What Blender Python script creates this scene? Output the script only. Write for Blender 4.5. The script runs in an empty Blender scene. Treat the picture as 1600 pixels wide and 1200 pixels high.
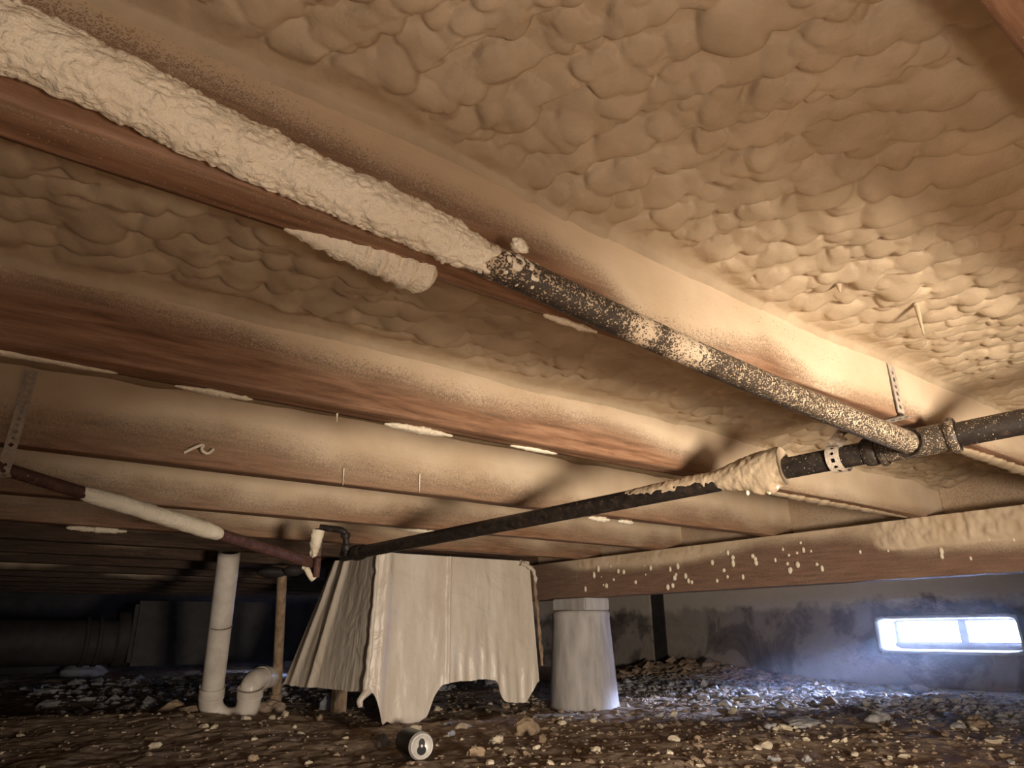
import bpy, math, random
import numpy as np
from mathutils import Vector, Matrix
random.seed(7)
rng = np.random.default_rng(11)
S = bpy.context.scene
COL = S.collection

# ------------------------------------------------------------ camera, world, lights, exposure
RM = np.array([[0.79954255, -0.19615444, 0.56767521],
               [-0.60053323, -0.27614878, 0.75040102],
               [-0.00956833, 0.94088537, 0.33858996]])   # columns: right, up, forward
right = RM[:, 0] / np.linalg.norm(RM[:, 0])
fwd = RM[:, 2] - right * (RM[:, 2] @ right); fwd /= np.linalg.norm(fwd)
upv = np.cross(right, fwd)
cam_d = bpy.data.cameras.new('camera'); cam = bpy.data.objects.new('camera', cam_d); COL.objects.link(cam)
M = Matrix(((right[0], upv[0], -fwd[0], 0), (right[1], upv[1], -fwd[1], 0), (right[2], upv[2], -fwd[2], 0), (0, 0, 0, 1)))
cam.matrix_world = M
cam_d.sensor_width = 36; cam_d.lens = 36 * 1065 / 1600; cam_d.clip_start = 0.01; cam_d.clip_end = 100
S.camera = cam

W = bpy.data.worlds.new('daylight'); S.world = W; W.use_nodes = True
W.node_tree.nodes['Background'].inputs[0].default_value = (0.44, 0.58, 1.0, 1)
W.node_tree.nodes['Background'].inputs[1].default_value = 90

def light(name, loc, power, color, size, target=None, typ='POINT'):
    l = bpy.data.lights.new(name, typ); o = bpy.data.objects.new(name, l); COL.objects.link(o)
    o.location = loc; l.energy = power; l.color = color
    if typ == 'POINT': l.shadow_soft_size = size
    if typ == 'AREA':
        l.size = size[0]; l.shape = 'RECTANGLE'; l.size_y = size[1]
    if target is not None:
        o.rotation_euler = (Vector(target) - Vector(loc)).to_track_quat('-Z', 'Y').to_euler()
    return o
wl = light('work_light', (0.42, -0.62, -0.15), 215.0, (1.0, 0.88, 0.75), 0.12, (1.90, 2.3, -.28), 'SPOT')
wl.data.spot_size = math.radians(84); wl.data.spot_blend = 1.0; wl.data.shadow_soft_size = .12      # trouble light on the ground to the right
light('phone_torch', (0.05, -0.08, -0.03), 5.0, (1.0, 0.86, 0.76), 0.02)       # torch beside the lens
for wy, wz, sy, sz in ((1.6, -0.04, 0.72, 0.19), (5.45, -0.03, 0.62, 0.19)):
    p = light('window_portal', (4.16, wy, wz), 1, (1, 1, 1), (sz, sy), (3.0, wy, wz), 'AREA')
    p.data.cycles.is_portal = True
sun = bpy.data.lights.new('sun', 'SUN'); so = bpy.data.objects.new('sun', sun); COL.objects.link(so)      # low daylight through the vents
sun.energy = 130; sun.color = (.46, .58, 1.0); sun.angle = math.radians(16)
so.rotation_euler = Vector((-1, .28, -.26)).to_track_quat('-Z', 'Y').to_euler()
S.view_settings.view_transform = 'Standard'; S.view_settings.look = 'None'
S.view_settings.gamma = 1; S.view_settings.use_curve_mapping = False
S.view_settings.exposure = 0.0

# ------------------------------------------------------------ numpy noise
def _h(ix, iy, iz, seed):
    n = (ix * 73856093) ^ (iy * 19349663) ^ (iz * 83492791) ^ (seed * 2654435761)
    n = n & 0xffffffff
    n = ((n ^ (n >> 13)) * 1274126177) & 0xffffffff
    n = n ^ (n >> 16)
    return (n & 0xffff) / 65535.0
def vn(x, y, z=0, seed=0):
    x, y, z = np.broadcast_arrays(np.asarray(x, float), np.asarray(y, float), np.asarray(z, float))
    ix, iy, iz = [np.floor(a).astype(np.int64) for a in (x, y, z)]
    fx, fy, fz = x - ix, y - iy, z - iz
    fx, fy, fz = [a * a * (3 - 2 * a) for a in (fx, fy, fz)]
    r = 0
    for a in (0, 1):
        for b in (0, 1):
            for c in (0, 1):
                w = (fx if a else 1 - fx) * (fy if b else 1 - fy) * (fz if c else 1 - fz)
                r = r + w * _h(ix + a, iy + b, iz + c, seed)
    return r
def fbm(x, y, z=0, seed=0, oct=3):
    r, a, t = 0, 1.0, 0
    for k in range(oct):
        r = r + a * vn(np.asarray(x) * 2 ** k, np.asarray(y) * 2 ** k, np.asarray(z) * 2 ** k, seed + k); t += a; a *= .5
    return r / t * 2 - 1
def sstep(a, b, x):
    t = np.clip((x - a) / (b - a), 0, 1); return t * t * (3 - 2 * t)

# ------------------------------------------------------------ mesh helpers
def raw_mesh(name, V, F, spray=None, smooth=True):
    """V (n,3); F (m,4) or (m,3) int array"""
    me = bpy.data.meshes.new(name); V = np.asarray(V, np.float32); F = np.asarray(F, np.int32)
    k = F.shape[1]
    me.vertices.add(len(V)); me.vertices.foreach_set('co', V.ravel())
    me.loops.add(F.size); me.loops.foreach_set('vertex_index', F.ravel())
    me.polygons.add(len(F)); me.polygons.foreach_set('loop_start', np.arange(0, F.size, k, dtype=np.int32))
    me.polygons.foreach_set('loop_total', np.full(len(F), k, np.int32))
    me.polygons.foreach_set('use_smooth', np.full(len(F), smooth))
    me.update(calc_edges=True)
    if spray is not None:
        a = me.attributes.new('spray', 'FLOAT', 'POINT'); a.data.foreach_set('value', np.asarray(spray, np.float32).ravel())
    return me
def grid_faces(nu, nv, closev=False, off=0, flip=False):
    i = np.arange(nu - 1)[:, None]; j = np.arange(nv if closev else nv - 1)[None]
    j2 = (j + 1) % nv
    a, b, c, d = i * nv + j, (i + 1) * nv + j, (i + 1) * nv + j2, i * nv + j2
    F = np.stack([a, b, c, d], -1).reshape(-1, 4) + off
    return F[:, ::-1] if flip else F
def link(name, me, mat, parent=None, loc=None):
    o = bpy.data.objects.new(name, me); COL.objects.link(o)
    if mat is not None: me.materials.clear(); me.materials.append(mat)
    if parent is not None: o.parent = parent
    if loc is not None: o.location = loc
    return o
def tag(o, label=None, cat=None, group=None, kind=None):
    if label: o['label'] = label
    if cat: o['category'] = cat
    if group: o['group'] = group
    if kind: o['kind'] = kind
    return o
def empty(name, loc, label, cat, group=None):
    o = bpy.data.objects.new(name, None); COL.objects.link(o); o.location = loc; o.empty_display_size = .05
    return tag(o, label, cat, group)
def rel(root, me):
    me.transform(Matrix.Translation(-root.location)); return me
class MB:
    def __init__(s): s.V = []; s.F = []; s.n = 0
    def add(s, V, F):
        V = np.asarray(V, float); s.V.append(V); s.F += [tuple(int(i) + s.n for i in f) for f in F]; s.n += len(V)
    def box(s, a, b):
        x0, y0, z0 = a; x1, y1, z1 = b
        V = [(x0,y0,z0),(x1,y0,z0),(x1,y1,z0),(x0,y1,z0),(x0,y0,z1),(x1,y0,z1),(x1,y1,z1),(x0,y1,z1)]
        s.add(V, [(0,3,2,1),(4,5,6,7),(0,1,5,4),(1,2,6,5),(2,3,7,6),(3,0,4,7)])
    def mesh(s, name, smooth=False, bevel=0):
        me = bpy.data.meshes.new(name); me.from_pydata(np.concatenate(s.V).tolist(), [], s.F)
        if bevel:
            import bmesh
            bm = bmesh.new(); bm.from_mesh(me); bmesh.ops.bevel(bm, geom=bm.edges, offset=bevel, segments=2, affect='EDGES'); bm.to_mesh(me); bm.free()
        for p in me.polygons: p.use_smooth = smooth
        return me
def frames(P):
    P = np.asarray(P, float); T = np.gradient(P, axis=0); T /= np.linalg.norm(T, axis=1)[:, None]
    ref = np.array([0, 0, 1.]) if abs(T[0, 2]) < .85 else np.array([0, -1., 0])
    N = []; n = ref - T[0] * (ref @ T[0]); n /= np.linalg.norm(n)
    for t in T:
        n = n - t * (n @ t); n /= np.linalg.norm(n); N.append(n.copy())
    N = np.array(N); return P, T, N, np.cross(T, N)
def resample(P, ds):
    P = np.asarray(P, float); L = np.r_[0, np.cumsum(np.linalg.norm(np.diff(P, axis=0), axis=1))]
    n = max(2, int(L[-1] / ds) + 1); t = np.linspace(0, L[-1], n)
    return np.stack([np.interp(t, L, P[:, k]) for k in range(3)], 1), t, L[-1]
def smooth_path(P, it=2):
    P = np.asarray(P, float)
    for _ in range(it):
        Q = [P[0]]
        for a, b in zip(P[:-1], P[1:]): Q += [a * .75 + b * .25, a * .25 + b * .75]
        Q.append(P[-1]); P = np.array(Q)
    return P
def tube(name, path, r, nr=32, ds=.01, fn=None, spray=None, caps=True, rfn=None):
    """r radius or (r0, r1); fn(t, th, x,y,z)->radial offset ; theta 0 = up side, pi/2 = T x N side"""
    P, t, L = resample(path, ds); P, T, N, B = frames(P)
    th = np.linspace(0, 2 * np.pi, nr, endpoint=False)
    r0, r1 = (r, r) if np.isscalar(r) else r
    R = (r0 + (r1 - r0) * t / L)[:, None] * np.ones((1, nr))
    if rfn is not None: R = rfn(t[:, None], th[None], R, L)
    D = np.cos(th)[None, :, None] * N[:, None] + np.sin(th)[None, :, None] * B[:, None]
    Q = P[:, None] + R[..., None] * D
    if fn is not None:
        Q = Q + fn(t[:, None] + 0 * th, th[None] + 0 * t[:, None], Q)[..., None] * D
    V = Q.reshape(-1, 3); F = grid_faces(len(P), nr, True, flip=True)
    sp = None
    if spray is not None: sp = np.broadcast_to(spray(t[:, None], th[None], Q), Q.shape[:2]).ravel()
    if caps:
        n = len(V); V = np.vstack([V, P[0], P[-1]])
        j = np.arange(nr); j2 = (j + 1) % nr; b = (len(P) - 1) * nr
        c0 = np.stack([j, j2, np.full(nr, n), np.full(nr, n)], 1); c1 = np.stack([b + j2, b + j, np.full(nr, n + 1), np.full(nr, n + 1)], 1)
        F = np.vstack([F]); 
        me_f = [tuple(f) for f in F.tolist()] + [(a, b_, c) for a, b_, c, _ in c0.tolist()] + [(a, b_, c) for a, b_, c, _ in c1.tolist()]
        me = bpy.data.meshes.new(name); me.from_pydata(V.tolist(), [], me_f)
        for p in me.polygons: p.use_smooth = True
        if sp is not None:
            a = me.attributes.new('spray', 'FLOAT', 'POINT'); a.data.foreach_set('value', np.r_[sp, sp[0], sp[-1]].astype(np.float32))
        return me
    return raw_mesh(name, V, F, sp)
def lathe(name, prof, n=48, axis='z', smooth=True):
    prof = np.asarray(prof, float); th = np.linspace(0, 2 * np.pi, n, endpoint=False)
    Q = np.stack([prof[:, None, 0] * np.cos(th), prof[:, None, 0] * np.sin(th), prof[:, None, 1] + 0 * th], -1)
    return raw_mesh(name, Q.reshape(-1, 3), grid_faces(len(prof), n, True, flip=True), smooth=smooth)
def ico(sub=2):
    import bmesh
    bm = bmesh.new(); bmesh.ops.create_icosphere(bm, subdivisions=sub, radius=1)
    V = np.array([v.co[:] for v in bm.verts]); F = np.array([[v.index for v in f.verts] for f in bm.faces]); bm.free(); return V, F
ICO = {k: ico(k) for k in (1, 2, 3, 4)}
def blob(name, loc, scale, rot=0, amp=.25, freq=2.0, seed=0, sub=4):
    V, F = ICO[sub]; s = 1 + amp * fbm(V[:, 0] * freq + 9, V[:, 1] * freq + seed * 3.1, V[:, 2] * freq, seed)
    V = V * s[:, None] * np.array(scale); c, q = math.cos(rot), math.sin(rot)
    V = np.stack([V[:, 0] * c - V[:, 1] * q, V[:, 0] * q + V[:, 1] * c, V[:, 2]], 1) + np.array(loc)
    return raw_mesh(name, V, F)

# ------------------------------------------------------------ materials
def nt(name):
    m = bpy.data.materials.new(name); m.use_nodes = True; t = m.node_tree
    b = t.nodes['Principled BSDF']; return m, t, b
def noise(t, scale, detail=4, rough=.55, vec=None, dist=0):
    n = t.nodes.new('ShaderNodeTexNoise'); n.inputs['Scale'].default_value = scale; n.inputs['Detail'].default_value = detail
    n.inputs['Roughness'].default_value = rough; n.inputs['Distortion'].default_value = dist
    if vec is not None: t.links.new(vec, n.inputs['Vector'])
    return n.outputs['Fac']
def pos(t, scale=(1, 1, 1)):
    g = t.nodes.new('ShaderNodeNewGeometry'); m = t.nodes.new('ShaderNodeMapping'); m.inputs['Scale'].default_value = scale
    t.links.new(g.outputs['Position'], m.inputs['Vector']); return m.outputs['Vector']
def ramp(t, fac, stops):
    r = t.nodes.new('ShaderNodeValToRGB'); e = r.color_ramp.elements
    while len(e) < len(stops): e.new(.5)
    for el, (p, c) in zip(e, stops): el.position = p; el.color = (*c, 1) if len(c) == 3 else c
    t.links.new(fac, r.inputs[0]); return r.outputs[0]
def mr(t, v, a, b, c=0, d=1, smooth=False):
    n = t.nodes.new('ShaderNodeMapRange'); n.inputs[1].default_value = a; n.inputs[2].default_value = b
    n.inputs[3].default_value = c; n.inputs[4].default_value = d
    if smooth: n.interpolation_type = 'SMOOTHSTEP'
    t.links.new(v, n.inputs[0]); return n.outputs[0]
def math_(t, op, a, b=0.0):
    n = t.nodes.new('ShaderNodeMath'); n.operation = op
    for i, v in enumerate((a, b)):
        if isinstance(v, (int, float)): n.inputs[i].default_value = v
        else: t.links.new(v, n.inputs[i])
    return n.outputs[0]
def mixc(t, f, a, b):
    n = t.nodes.new('ShaderNodeMix'); n.data_type = 'RGBA'
    for s, v in ((0, f), (6, a), (7, b)):
        if isinstance(v, (int, float)): n.inputs[s].default_value = v
        elif isinstance(v, tuple): n.inputs[s].default_value = (*v, 1)
        else: t.links.new(v, n.inputs[s])
    return n.outputs[2]
def bump(t, b, h, dist, strength=1.0, normal=None):
    n = t.nodes.new('ShaderNodeBump'); n.inputs['Distance'].default_value = dist; n.inputs['Strength'].default_value = strength
    t.links.new(h, n.inputs['Height']); t.links.new(n.outputs[0], b.inputs['Normal']); return n
FOAM = ((.55, .405, .255), (.68, .53, .365))
def foam_colour(t, v):
    return ramp(t, noise(t, 9, 3, vec=v), [(.3, FOAM[0]), (.7, FOAM[1])])
def mat_foam(name, dist=.0008, scale=260, tint=None):
    m, t, b = nt(name); v = pos(t)
    c = foam_colour(t, v) if tint is None else ramp(t, noise(t, 14, 3, vec=v), [(.3, tint[0]), (.7, tint[1])])
    t.links.new(c, b.inputs['Base Color']); b.inputs['Roughness'].default_value = .62; b.inputs['Specular IOR Level'].default_value = .28
    bump(t, b, noise(t, scale, 3, .6, v), dist); return m
def mat_spray(name, base_stops, stretch, gscale, rough, spray_bump=.0009, fine=900, hw=.13, sw=.5):
    """a base surface under foam overspray; the 'spray' attribute says how much has settled"""
    m, t, b = nt(name); v = pos(t); vs = pos(t, stretch)
    g = noise(t, gscale, 5, .65, vs, .4); base = ramp(t, g, base_stops)
    a = t.nodes.new('ShaderNodeAttribute'); a.attribute_name = 'spray'; sp = a.outputs['Fac']
    n1 = mr(t, noise(t, fine, 2, .5, v), .30, .70); n2 = mr(t, noise(t, fine * .33, 3, .6, v), .28, .72)
    nn = math_(t, 'ADD', math_(t, 'MULTIPLY', n1, .65), math_(t, 'MULTIPLY', n2, .35))
    d = math_(t, 'SUBTRACT', sp, nn); hard = mr(t, d, -hw, hw, smooth=True)
    soft = mr(t, sp, .12, .95)
    f = math_(t, 'ADD', math_(t, 'MULTIPLY', hard, 1 - sw), math_(t, 'MULTIPLY', soft, sw))
    vo = t.nodes.new('ShaderNodeTexVoronoi'); vo.inputs['Scale'].default_value = fine * .36; t.links.new(v, vo.inputs['Vector'])
    dots = mr(t, vo.outputs['Distance'], .12, .2, 1, 0)
    sel = math_(t, 'GREATER_THAN', mr(t, vo.outputs['Color'], 0, 1), .66)
    dots = math_(t, 'MULTIPLY', math_(t, 'MULTIPLY', dots, sel), mr(t, sp, 0.0, .12))
    f = math_(t, 'MAXIMUM', f, dots)
    t.links.new(mixc(t, f, base, foam_colour(t, v)), b.inputs['Base Color'])
    t.links.new(mr(t, f, 0, 1, rough, .75), b.inputs['Roughness']); b.inputs['Specular IOR Level'].default_value = .3
    h = math_(t, 'ADD', math_(t, 'MULTIPLY', f, 1.0), math_(t, 'MULTIPLY', g, .5)); bump(t, b, h, spray_bump); return m
WOOD = [(.28, (.11, .052, .026)), (.5, (.23, .118, .062)), (.72, (.36, .20, .115))]
M_joist = mat_spray('joist_wood', WOOD, (1.2, 14, 14), 9, .6)
M_rear = mat_spray('shaded_joist_wood', [(.28, (.025, .014, .008)), (.5, (.06, .033, .018)), (.72, (.11, .06, .035))], (1.2, 14, 14), 9, .7)  # darkened copy of the joist wood; paints in the dimness of the rear rows
M_girder = mat_spray('girder_wood', [(.28, (.08, .036, .024)), (.5, (.165, .078, .052)), (.72, (.26, .13, .09))], (14, 1.2, 14), 9, .6)
M_iron = mat_spray('dark_iron', [(.3, (.010, .008, .007)), (.55, (.024, .018, .014)), (.75, (.065, .042, .03))], (1, 1, 1), 70, .45, .0010, 560, .05, .2)
M_rust = mat_spray('rusty_iron', [(.3, (.05, .022, .015)), (.55, (.10, .045, .032)), (.75, (.17, .085, .06))], (1, 1, 1), 60, .6, .0010, 480)
TAN = ((.36, .265, .165), (.49, .375, .245))
M_foam = mat_foam('spray_foam', .0006, 300, TAN)
M_foam_far = mat_foam('spray_foam_rough', .002, 60, TAN)
M_sleeve = mat_foam('foam_sleeve', .0022, 300, ((.76, .64, .46), (.86, .76, .58)))
M_girdfoam = mat_foam('girder_foam', .0016, 240)

def mat_simple(name, stops, scale=20, rough=.6, bd=.0005, bscale=80, stretch=(1, 1, 1), spec=.4, metal=0, sp2=None):
    m, t, b = nt(name); v = pos(t, stretch)
    t.links.new(ramp(t, noise(t, scale, 5, .6, v), stops), b.inputs['Base Color'])
    b.inputs['Roughness'].default_value = rough; b.inputs['Specular IOR Level'].default_value = spec; b.inputs['Metallic'].default_value = metal
    if bd: bump(t, b, noise(t, bscale, 4, .6, v), bd)
    return m
M_pvc = mat_simple('pvc', [(.3, (.58, .50, .41)), (.6, (.78, .70, .60))], 14, .35, .0002, 120)
M_dirt = mat_simple('dirt', [(.3, (.24, .165, .11)), (.5, (.40, .295, .205)), (.7, (.55, .43, .32))], 30, .95, .003, 60, spec=.1)
M_conc = mat_simple('pier_concrete', [(.3, (.34, .31, .28)), (.6, (.50, .46, .42)), (.8, (.58, .54, .50))], 10, .8, .0006, 60, (3, 3, .6))
M_tank = mat_simple('galvanised', [(.3, (.30, .26, .21)), (.7, (.48, .43, .36))], 40, .5, .0003, 150, metal=.5)
M_brown = mat_simple('old_pipe', [(.3, (.14, .085, .05)), (.5, (.30, .20, .12)), (.72, (.42, .32, .22))], 45, .7, .0006, 160, (1, 1, .5))
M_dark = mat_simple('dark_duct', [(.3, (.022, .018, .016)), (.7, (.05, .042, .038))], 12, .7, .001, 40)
M_frame = mat_simple('vent_frame', [(.3, (.26, .26, .28)), (.7, (.36, .36, .38))], 20, .6, .0005, 90)
M_plaster = mat_simple('jamb_plaster', [(.3, (.40, .39, .36)), (.7, (.55, .53, .50))], 20, .85, .003, 60)
M_black = mat_simple('can_black', [(.3, (.012, .012, .016)), (.7, (.03, .028, .035))], 20, .35, 0)
M_lid = mat_simple('can_lid', [(.3, (.60, .56, .50)), (.7, (.75, .70, .62))], 60, .45, 0, metal=.3)
M_hole = mat_simple('can_inside', [(.3, (.01, .01, .01)), (.7, (.02, .02, .02))], 20, .8, 0)
M_debris = [mat_simple('chip_' + n, s, 60, .9, .0015, 140, spec=.15) for n, s in (
    ('cream', [(.3, (.52, .42, .29)), (.7, (.76, .66, .49))]),
    ('tan', [(.3, (.26, .18, .11)), (.7, (.45, .33, .21))]),
    ('brown', [(.3, (.24, .165, .11)), (.7, (.42, .31, .215))]),
    ('grey', [(.3, (.28, .26, .25)), (.7, (.50, .47, .44))]))]
def mat_wall():
    m, t, b = nt('foundation_wall'); v = pos(t)
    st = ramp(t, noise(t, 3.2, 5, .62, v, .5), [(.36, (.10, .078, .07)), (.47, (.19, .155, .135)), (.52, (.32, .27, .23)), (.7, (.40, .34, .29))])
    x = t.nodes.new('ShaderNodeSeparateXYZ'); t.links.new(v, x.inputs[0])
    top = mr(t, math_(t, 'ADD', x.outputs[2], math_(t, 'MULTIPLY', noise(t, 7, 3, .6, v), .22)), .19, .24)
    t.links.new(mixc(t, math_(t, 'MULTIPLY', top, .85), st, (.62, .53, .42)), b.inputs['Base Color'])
    b.inputs['Roughness'].default_value = .9; bump(t, b, noise(t, 30, 5, .65, v), .006); return m
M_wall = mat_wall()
def mat_sheet():
    m, t, b = nt('sheet_plastic'); v = pos(t, (1, 1, .35))
    t.links.new(ramp(t, noise(t, 7, 4, .6, v), [(.3, (.62, .51, .39)), (.7, (.80, .71, .59))]), b.inputs['Base Color'])
    b.inputs['Roughness'].default_value = .38; b.inputs['Specular IOR Level'].default_value = .5
    h = math_(t, 'ADD', noise(t, 16, 4, .5, pos(t, (1.5, 1.5, .3))), math_(t, 'MULTIPLY', noise(t, 9, 3, .5, pos(t), 1.6), 1.2)); bump(t, b, h, .006, .9); return m
M_sheet = mat_sheet()

# ------------------------------------------------------------ setting
HJ = .28; HT = .47; GR = -.30; GX0, GX1 = 2.04, 2.12
XR = 3.9
JY = [-.33, .06, .449, .857, 1.33, 1.80, 2.25, 2.69, 3.13, 3.57, 4.01, 4.45, 4.89, 5.33, 5.77, 6.21]   # far edges
def ground_h(x, y):
    d = .5677 * x + .7504 * y
    h = GR + .018 * fbm(x * 2.2, y * 2.2, 0, 40, 3) + .010 * fbm(x * 9, y * 9, 0, 44, 3)
    h = h + .075 * np.exp(-((x - 3.75) ** 2 / .10 + (y - 3.1) ** 2 / .35))
    h = h + .030 * np.exp(-((d - 2.45) / .22) ** 2) * sstep(1.0, .5, x - .0 * y) 
    h = h + .02 * np.exp(-((x - 3.2) ** 2 / .2 + (y - 2.3) ** 2 / .3))
    return h
gx = np.r_[np.linspace(-1.45, 0, 60, endpoint=False), np.linspace(0, 3.9, 420)]; gy = np.r_[np.linspace(-1.45, .3, 40, endpoint=False), np.linspace(.3, 3.8, 360, endpoint=False), np.linspace(3.8, 7.0, 120)]
X, Y = np.meshgrid(gx, gy, indexing='ij'); Z = ground_h(X, Y) + .004 * fbm(X * 40, Y * 40, 0, 60, 2)
tag(link('floor', raw_mesh('floor', np.stack([X, Y, Z], -1).reshape(-1, 3), grid_faces(len(gx), len(gy))), M_dirt), kind='structure')
def sbox(name, a, b, mat):
    mb = MB(); mb.box(a, b); return tag(link(name, mb.mesh(name), mat), kind='structure')
sbox('ceiling', (-1.6, -1.6, HT), (4.3, 7.2, HT + .05), M_dark)
sbox('wall_left', (-1.6, -1.6, -.5), (-1.45, 7.2, HT), M_wall)
sbox('wall_front', (-1.45, -1.6, -.5), (4.1, -1.45, HT), M_wall)
sbox('wall_back', (-1.45, 7.0, -.5), (4.1, 7.2, HT), M_dark)  # near-black colour paints in the darkness at the rear
mb = MB()
X0, X1 = XR, XR + .22
WIN = [(1.272, 1.93, -.133, .042), (5.15, 5.75, -.12, .06)]
ys = [-1.6, WIN[0][0], WIN[0][1], WIN[1][0], WIN[1][1], 7.2]
for k in range(5):
    if k == 2:
        mb.box((X0, ys[2], -.5), (X1, ys[3], HT))
    elif k in (1, 3):
        w = WIN[k // 2]; mb.box((X0, ys[k], -.5), (X1, ys[k + 1], w[2])); mb.box((X0, ys[k], w[3]), (X1, ys[k + 1], HT))
    else: mb.box((X0, ys[k], -.5), (X1, ys[k + 1], HT))
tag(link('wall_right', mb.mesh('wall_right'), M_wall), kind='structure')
# pilaster of lighter block left of the corner
def vent(name, w):
    y0, y1, z0, z1 = w; root = bpy.data.objects.new(name, None); COL.objects.link(root); root.location = (X0, (y0 + y1) / 2, z0); tag(root, kind='structure')
    # plastered reveal: a rough collar lining the opening
    def ring(x, gy, gz, n=160, jit=0.0, seed=0):
        t = np.linspace(0, 2 * np.pi, n, endpoint=False); c, s = np.cos(t), np.sin(t); p = .14
        yy = (y0 + y1) / 2 + ((y1 - y0) / 2 + gy) * np.sign(c) * np.abs(c) ** p; zz = (z0 + z1) / 2 + ((z1 - z0) / 2 + gz) * np.sign(s) * np.abs(s) ** p
        j = jit * fbm(np.arange(n) * .35, 0 * t, 0, seed, 3)
        return np.stack([np.full(n, x), yy + j * np.sign(c), zz + j * np.sign(s)], 1)
    L = [ring(X0 + .002, .004, .004), ring(X0 - .012, .006, .006, jit=.006, seed=3), ring(X0 - .014, -.004, -.004, jit=.004, seed=4), ring(X0 + .01, -.012, -.010, jit=.003, seed=5), ring(X1 - .07, -.016, -.014), ring(X1 - .04, -.016, -.014)]
    Q = np.array(L); link('reveal', rel(root, raw_mesh('reveal', Q.reshape(-1, 3), grid_faces(len(L), 160, True))), M_plaster, root)
    mb = MB(); a, b = X1 - .055, X1 - .025
    iy0, iy1, iz0, iz1 = y0 + .012, y1 - .012, z0 + .010, z1 - .010
    mb.box((a, iy0, iz0), (b, iy1, iz0 + .030)); mb.box((a, iy0, iz1 - .014), (b, iy1, iz1))
    mb.box((a, iy0, iz0 + .03), (b, iy0 + .02, iz1 - .014)); mb.box((a, iy1 - .022, iz0 + .03), (b, iy1, iz1 - .014))
    mb.box((a - .02, iy0 + .01, iz0 + .030), (a, iy1 - .01, iz0 + .040))
    link('window_frame', rel(root, mb.mesh('window_frame', bevel=.002)), M_frame, root)
    mb = MB(); ym = y0 + (y1 - y0) * .46; mb.box((a - .004, ym - .021, iz0 + .03), (b, ym + .021, iz1 - .014))
    link('mullion', rel(root, mb.mesh('mullion', bevel=.003)), M_frame, root)
    return root
vent('window_1', WIN[0]); vent('window_2', WIN[1])

# ------------------------------------------------------------ joists
def coverage(k, x, z):
    """how much overspray a joist face carries at x, z"""
    lo = fbm(x * 5, z * 9, k * 7.3, 100 + k, 3); big = fbm(x * 1.6, 0 * z, k * 3.7, 200 + k, 2)
    if k == 2:
        ze = np.interp(x, [-.5, -.03, .09, .25, .35, .42, .47, .55, .69, .80, 1.0, 1.3, 2], [.350, .350, .344, .338, .334, .318, .290, .284, .308, .280, .298, .28, .28]); w = .028; am = .010
    elif k == 3:
        ze = np.interp(x, [-.5, 0, .15, .3, .45, .6, .8, 1.0, 1.15, 1.3, 2], [.352, .346, .340, .330, .338, .334, .328, .322, .292, .282, .280]); w = .036; am = .014
    elif k == 1: ze = .36 + 0 * x; w = .02; am = .01
    elif k >= 7 and k < 20: ze = .352 + .06 * big; w = .03; am = .03  # rear rows kept barer of pale overspray to paint them dimmer
    else: ze = .322 + .036 * big; w = .06; am = .030
    return np.clip(.5 + (z - ze + 1.6 * am * lo) / (2 * w), .05, .88 + .09 * lo)
def joist(k, yfar, x0, x1, dx):
    th = .038; y0, y1 = yfar - th, yfar
    zt = np.linspace(HT - .001, HJ, 38); yb = np.linspace(y0, y1, 9)[1:]
    loop = [(y0, z, 0) for z in zt] + [(y, HJ, 1) for y in yb] + [(y1, z, 2) for z in np.linspace(HJ, HT - .001, 12)[1:]]
    loop = np.array(loop); xs = np.arange(x0, x1 + dx, dx); n = len(loop)
    # eased arris
    yy = loop[:, 0].copy(); zz = loop[:, 1].copy()
    r = .003
    yy[37] += r * .3; zz[37] += r * .3
    X = xs[:, None] + 0 * yy; Yv = yy[None] + .0012 * fbm(X * 6, zz[None] * 20, k, 300 + k, 2); Zv = zz[None] + .0012 * fbm(X * 5, yy[None] * 30, k, 320 + k, 2)
    side = loop[:, 2][None] + 0 * X
    sp = coverage(k, X, Zv)
    bot = .07 + .10 * np.clip(fbm(X * 4, Yv * 30, k, 340 + k), 0, 1) + .50 * np.exp(-(Yv - y0) / .006) * np.clip(.3 + fbm(X * 3, 0 * X, k, 350), 0, 1)
    if k == 2: bot = bot + .45 * sstep(.30, .10, X) * np.exp(-(Yv - y0) / .010) + .5 * np.exp(-(y1 - Yv) / .003) * sstep(.22, .26, X) * sstep(.45, .38, X)
    sp = np.where(side == 1, bot, sp); sp = np.where(side == 2, np.clip(coverage(k + 30, X, Zv), .1, 1), sp)
    V = np.stack([X, Yv, Zv], -1).reshape(-1, 3); F = grid_faces(len(xs), n, False)
    return raw_mesh('joist', V - np.array([0, y1, HJ]), F, sp), y1
def drip(loc, l, r):
    return tube('foam_drip', [loc, (loc[0], loc[1], loc[2] - l * .5), (loc[0] + .001, loc[1], loc[2] - l)], (r, r * .25), 10, l / 12)
jl = {0: ('brown floor joist overhead beyond the top edge, nearest of all', None),
      1: ('reddish brown floor joist cutting the top right corner', None),
      2: ('brown floor joist behind the long foam-coated pipe, its foam tongue hanging at the left', None),
      3: ('wide reddish joist, second below the coated pipe, bare along its lower half', None),
      4: ('third joist down, dusty tan face with a curl of foam and two small drips', None),
      5: ('fourth joist down, mottled cream and brown, passing just above the small iron elbow', None),
      6: ('fifth joist down with a knobbly foam bead under its left end', None)}
JO = {}
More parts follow.
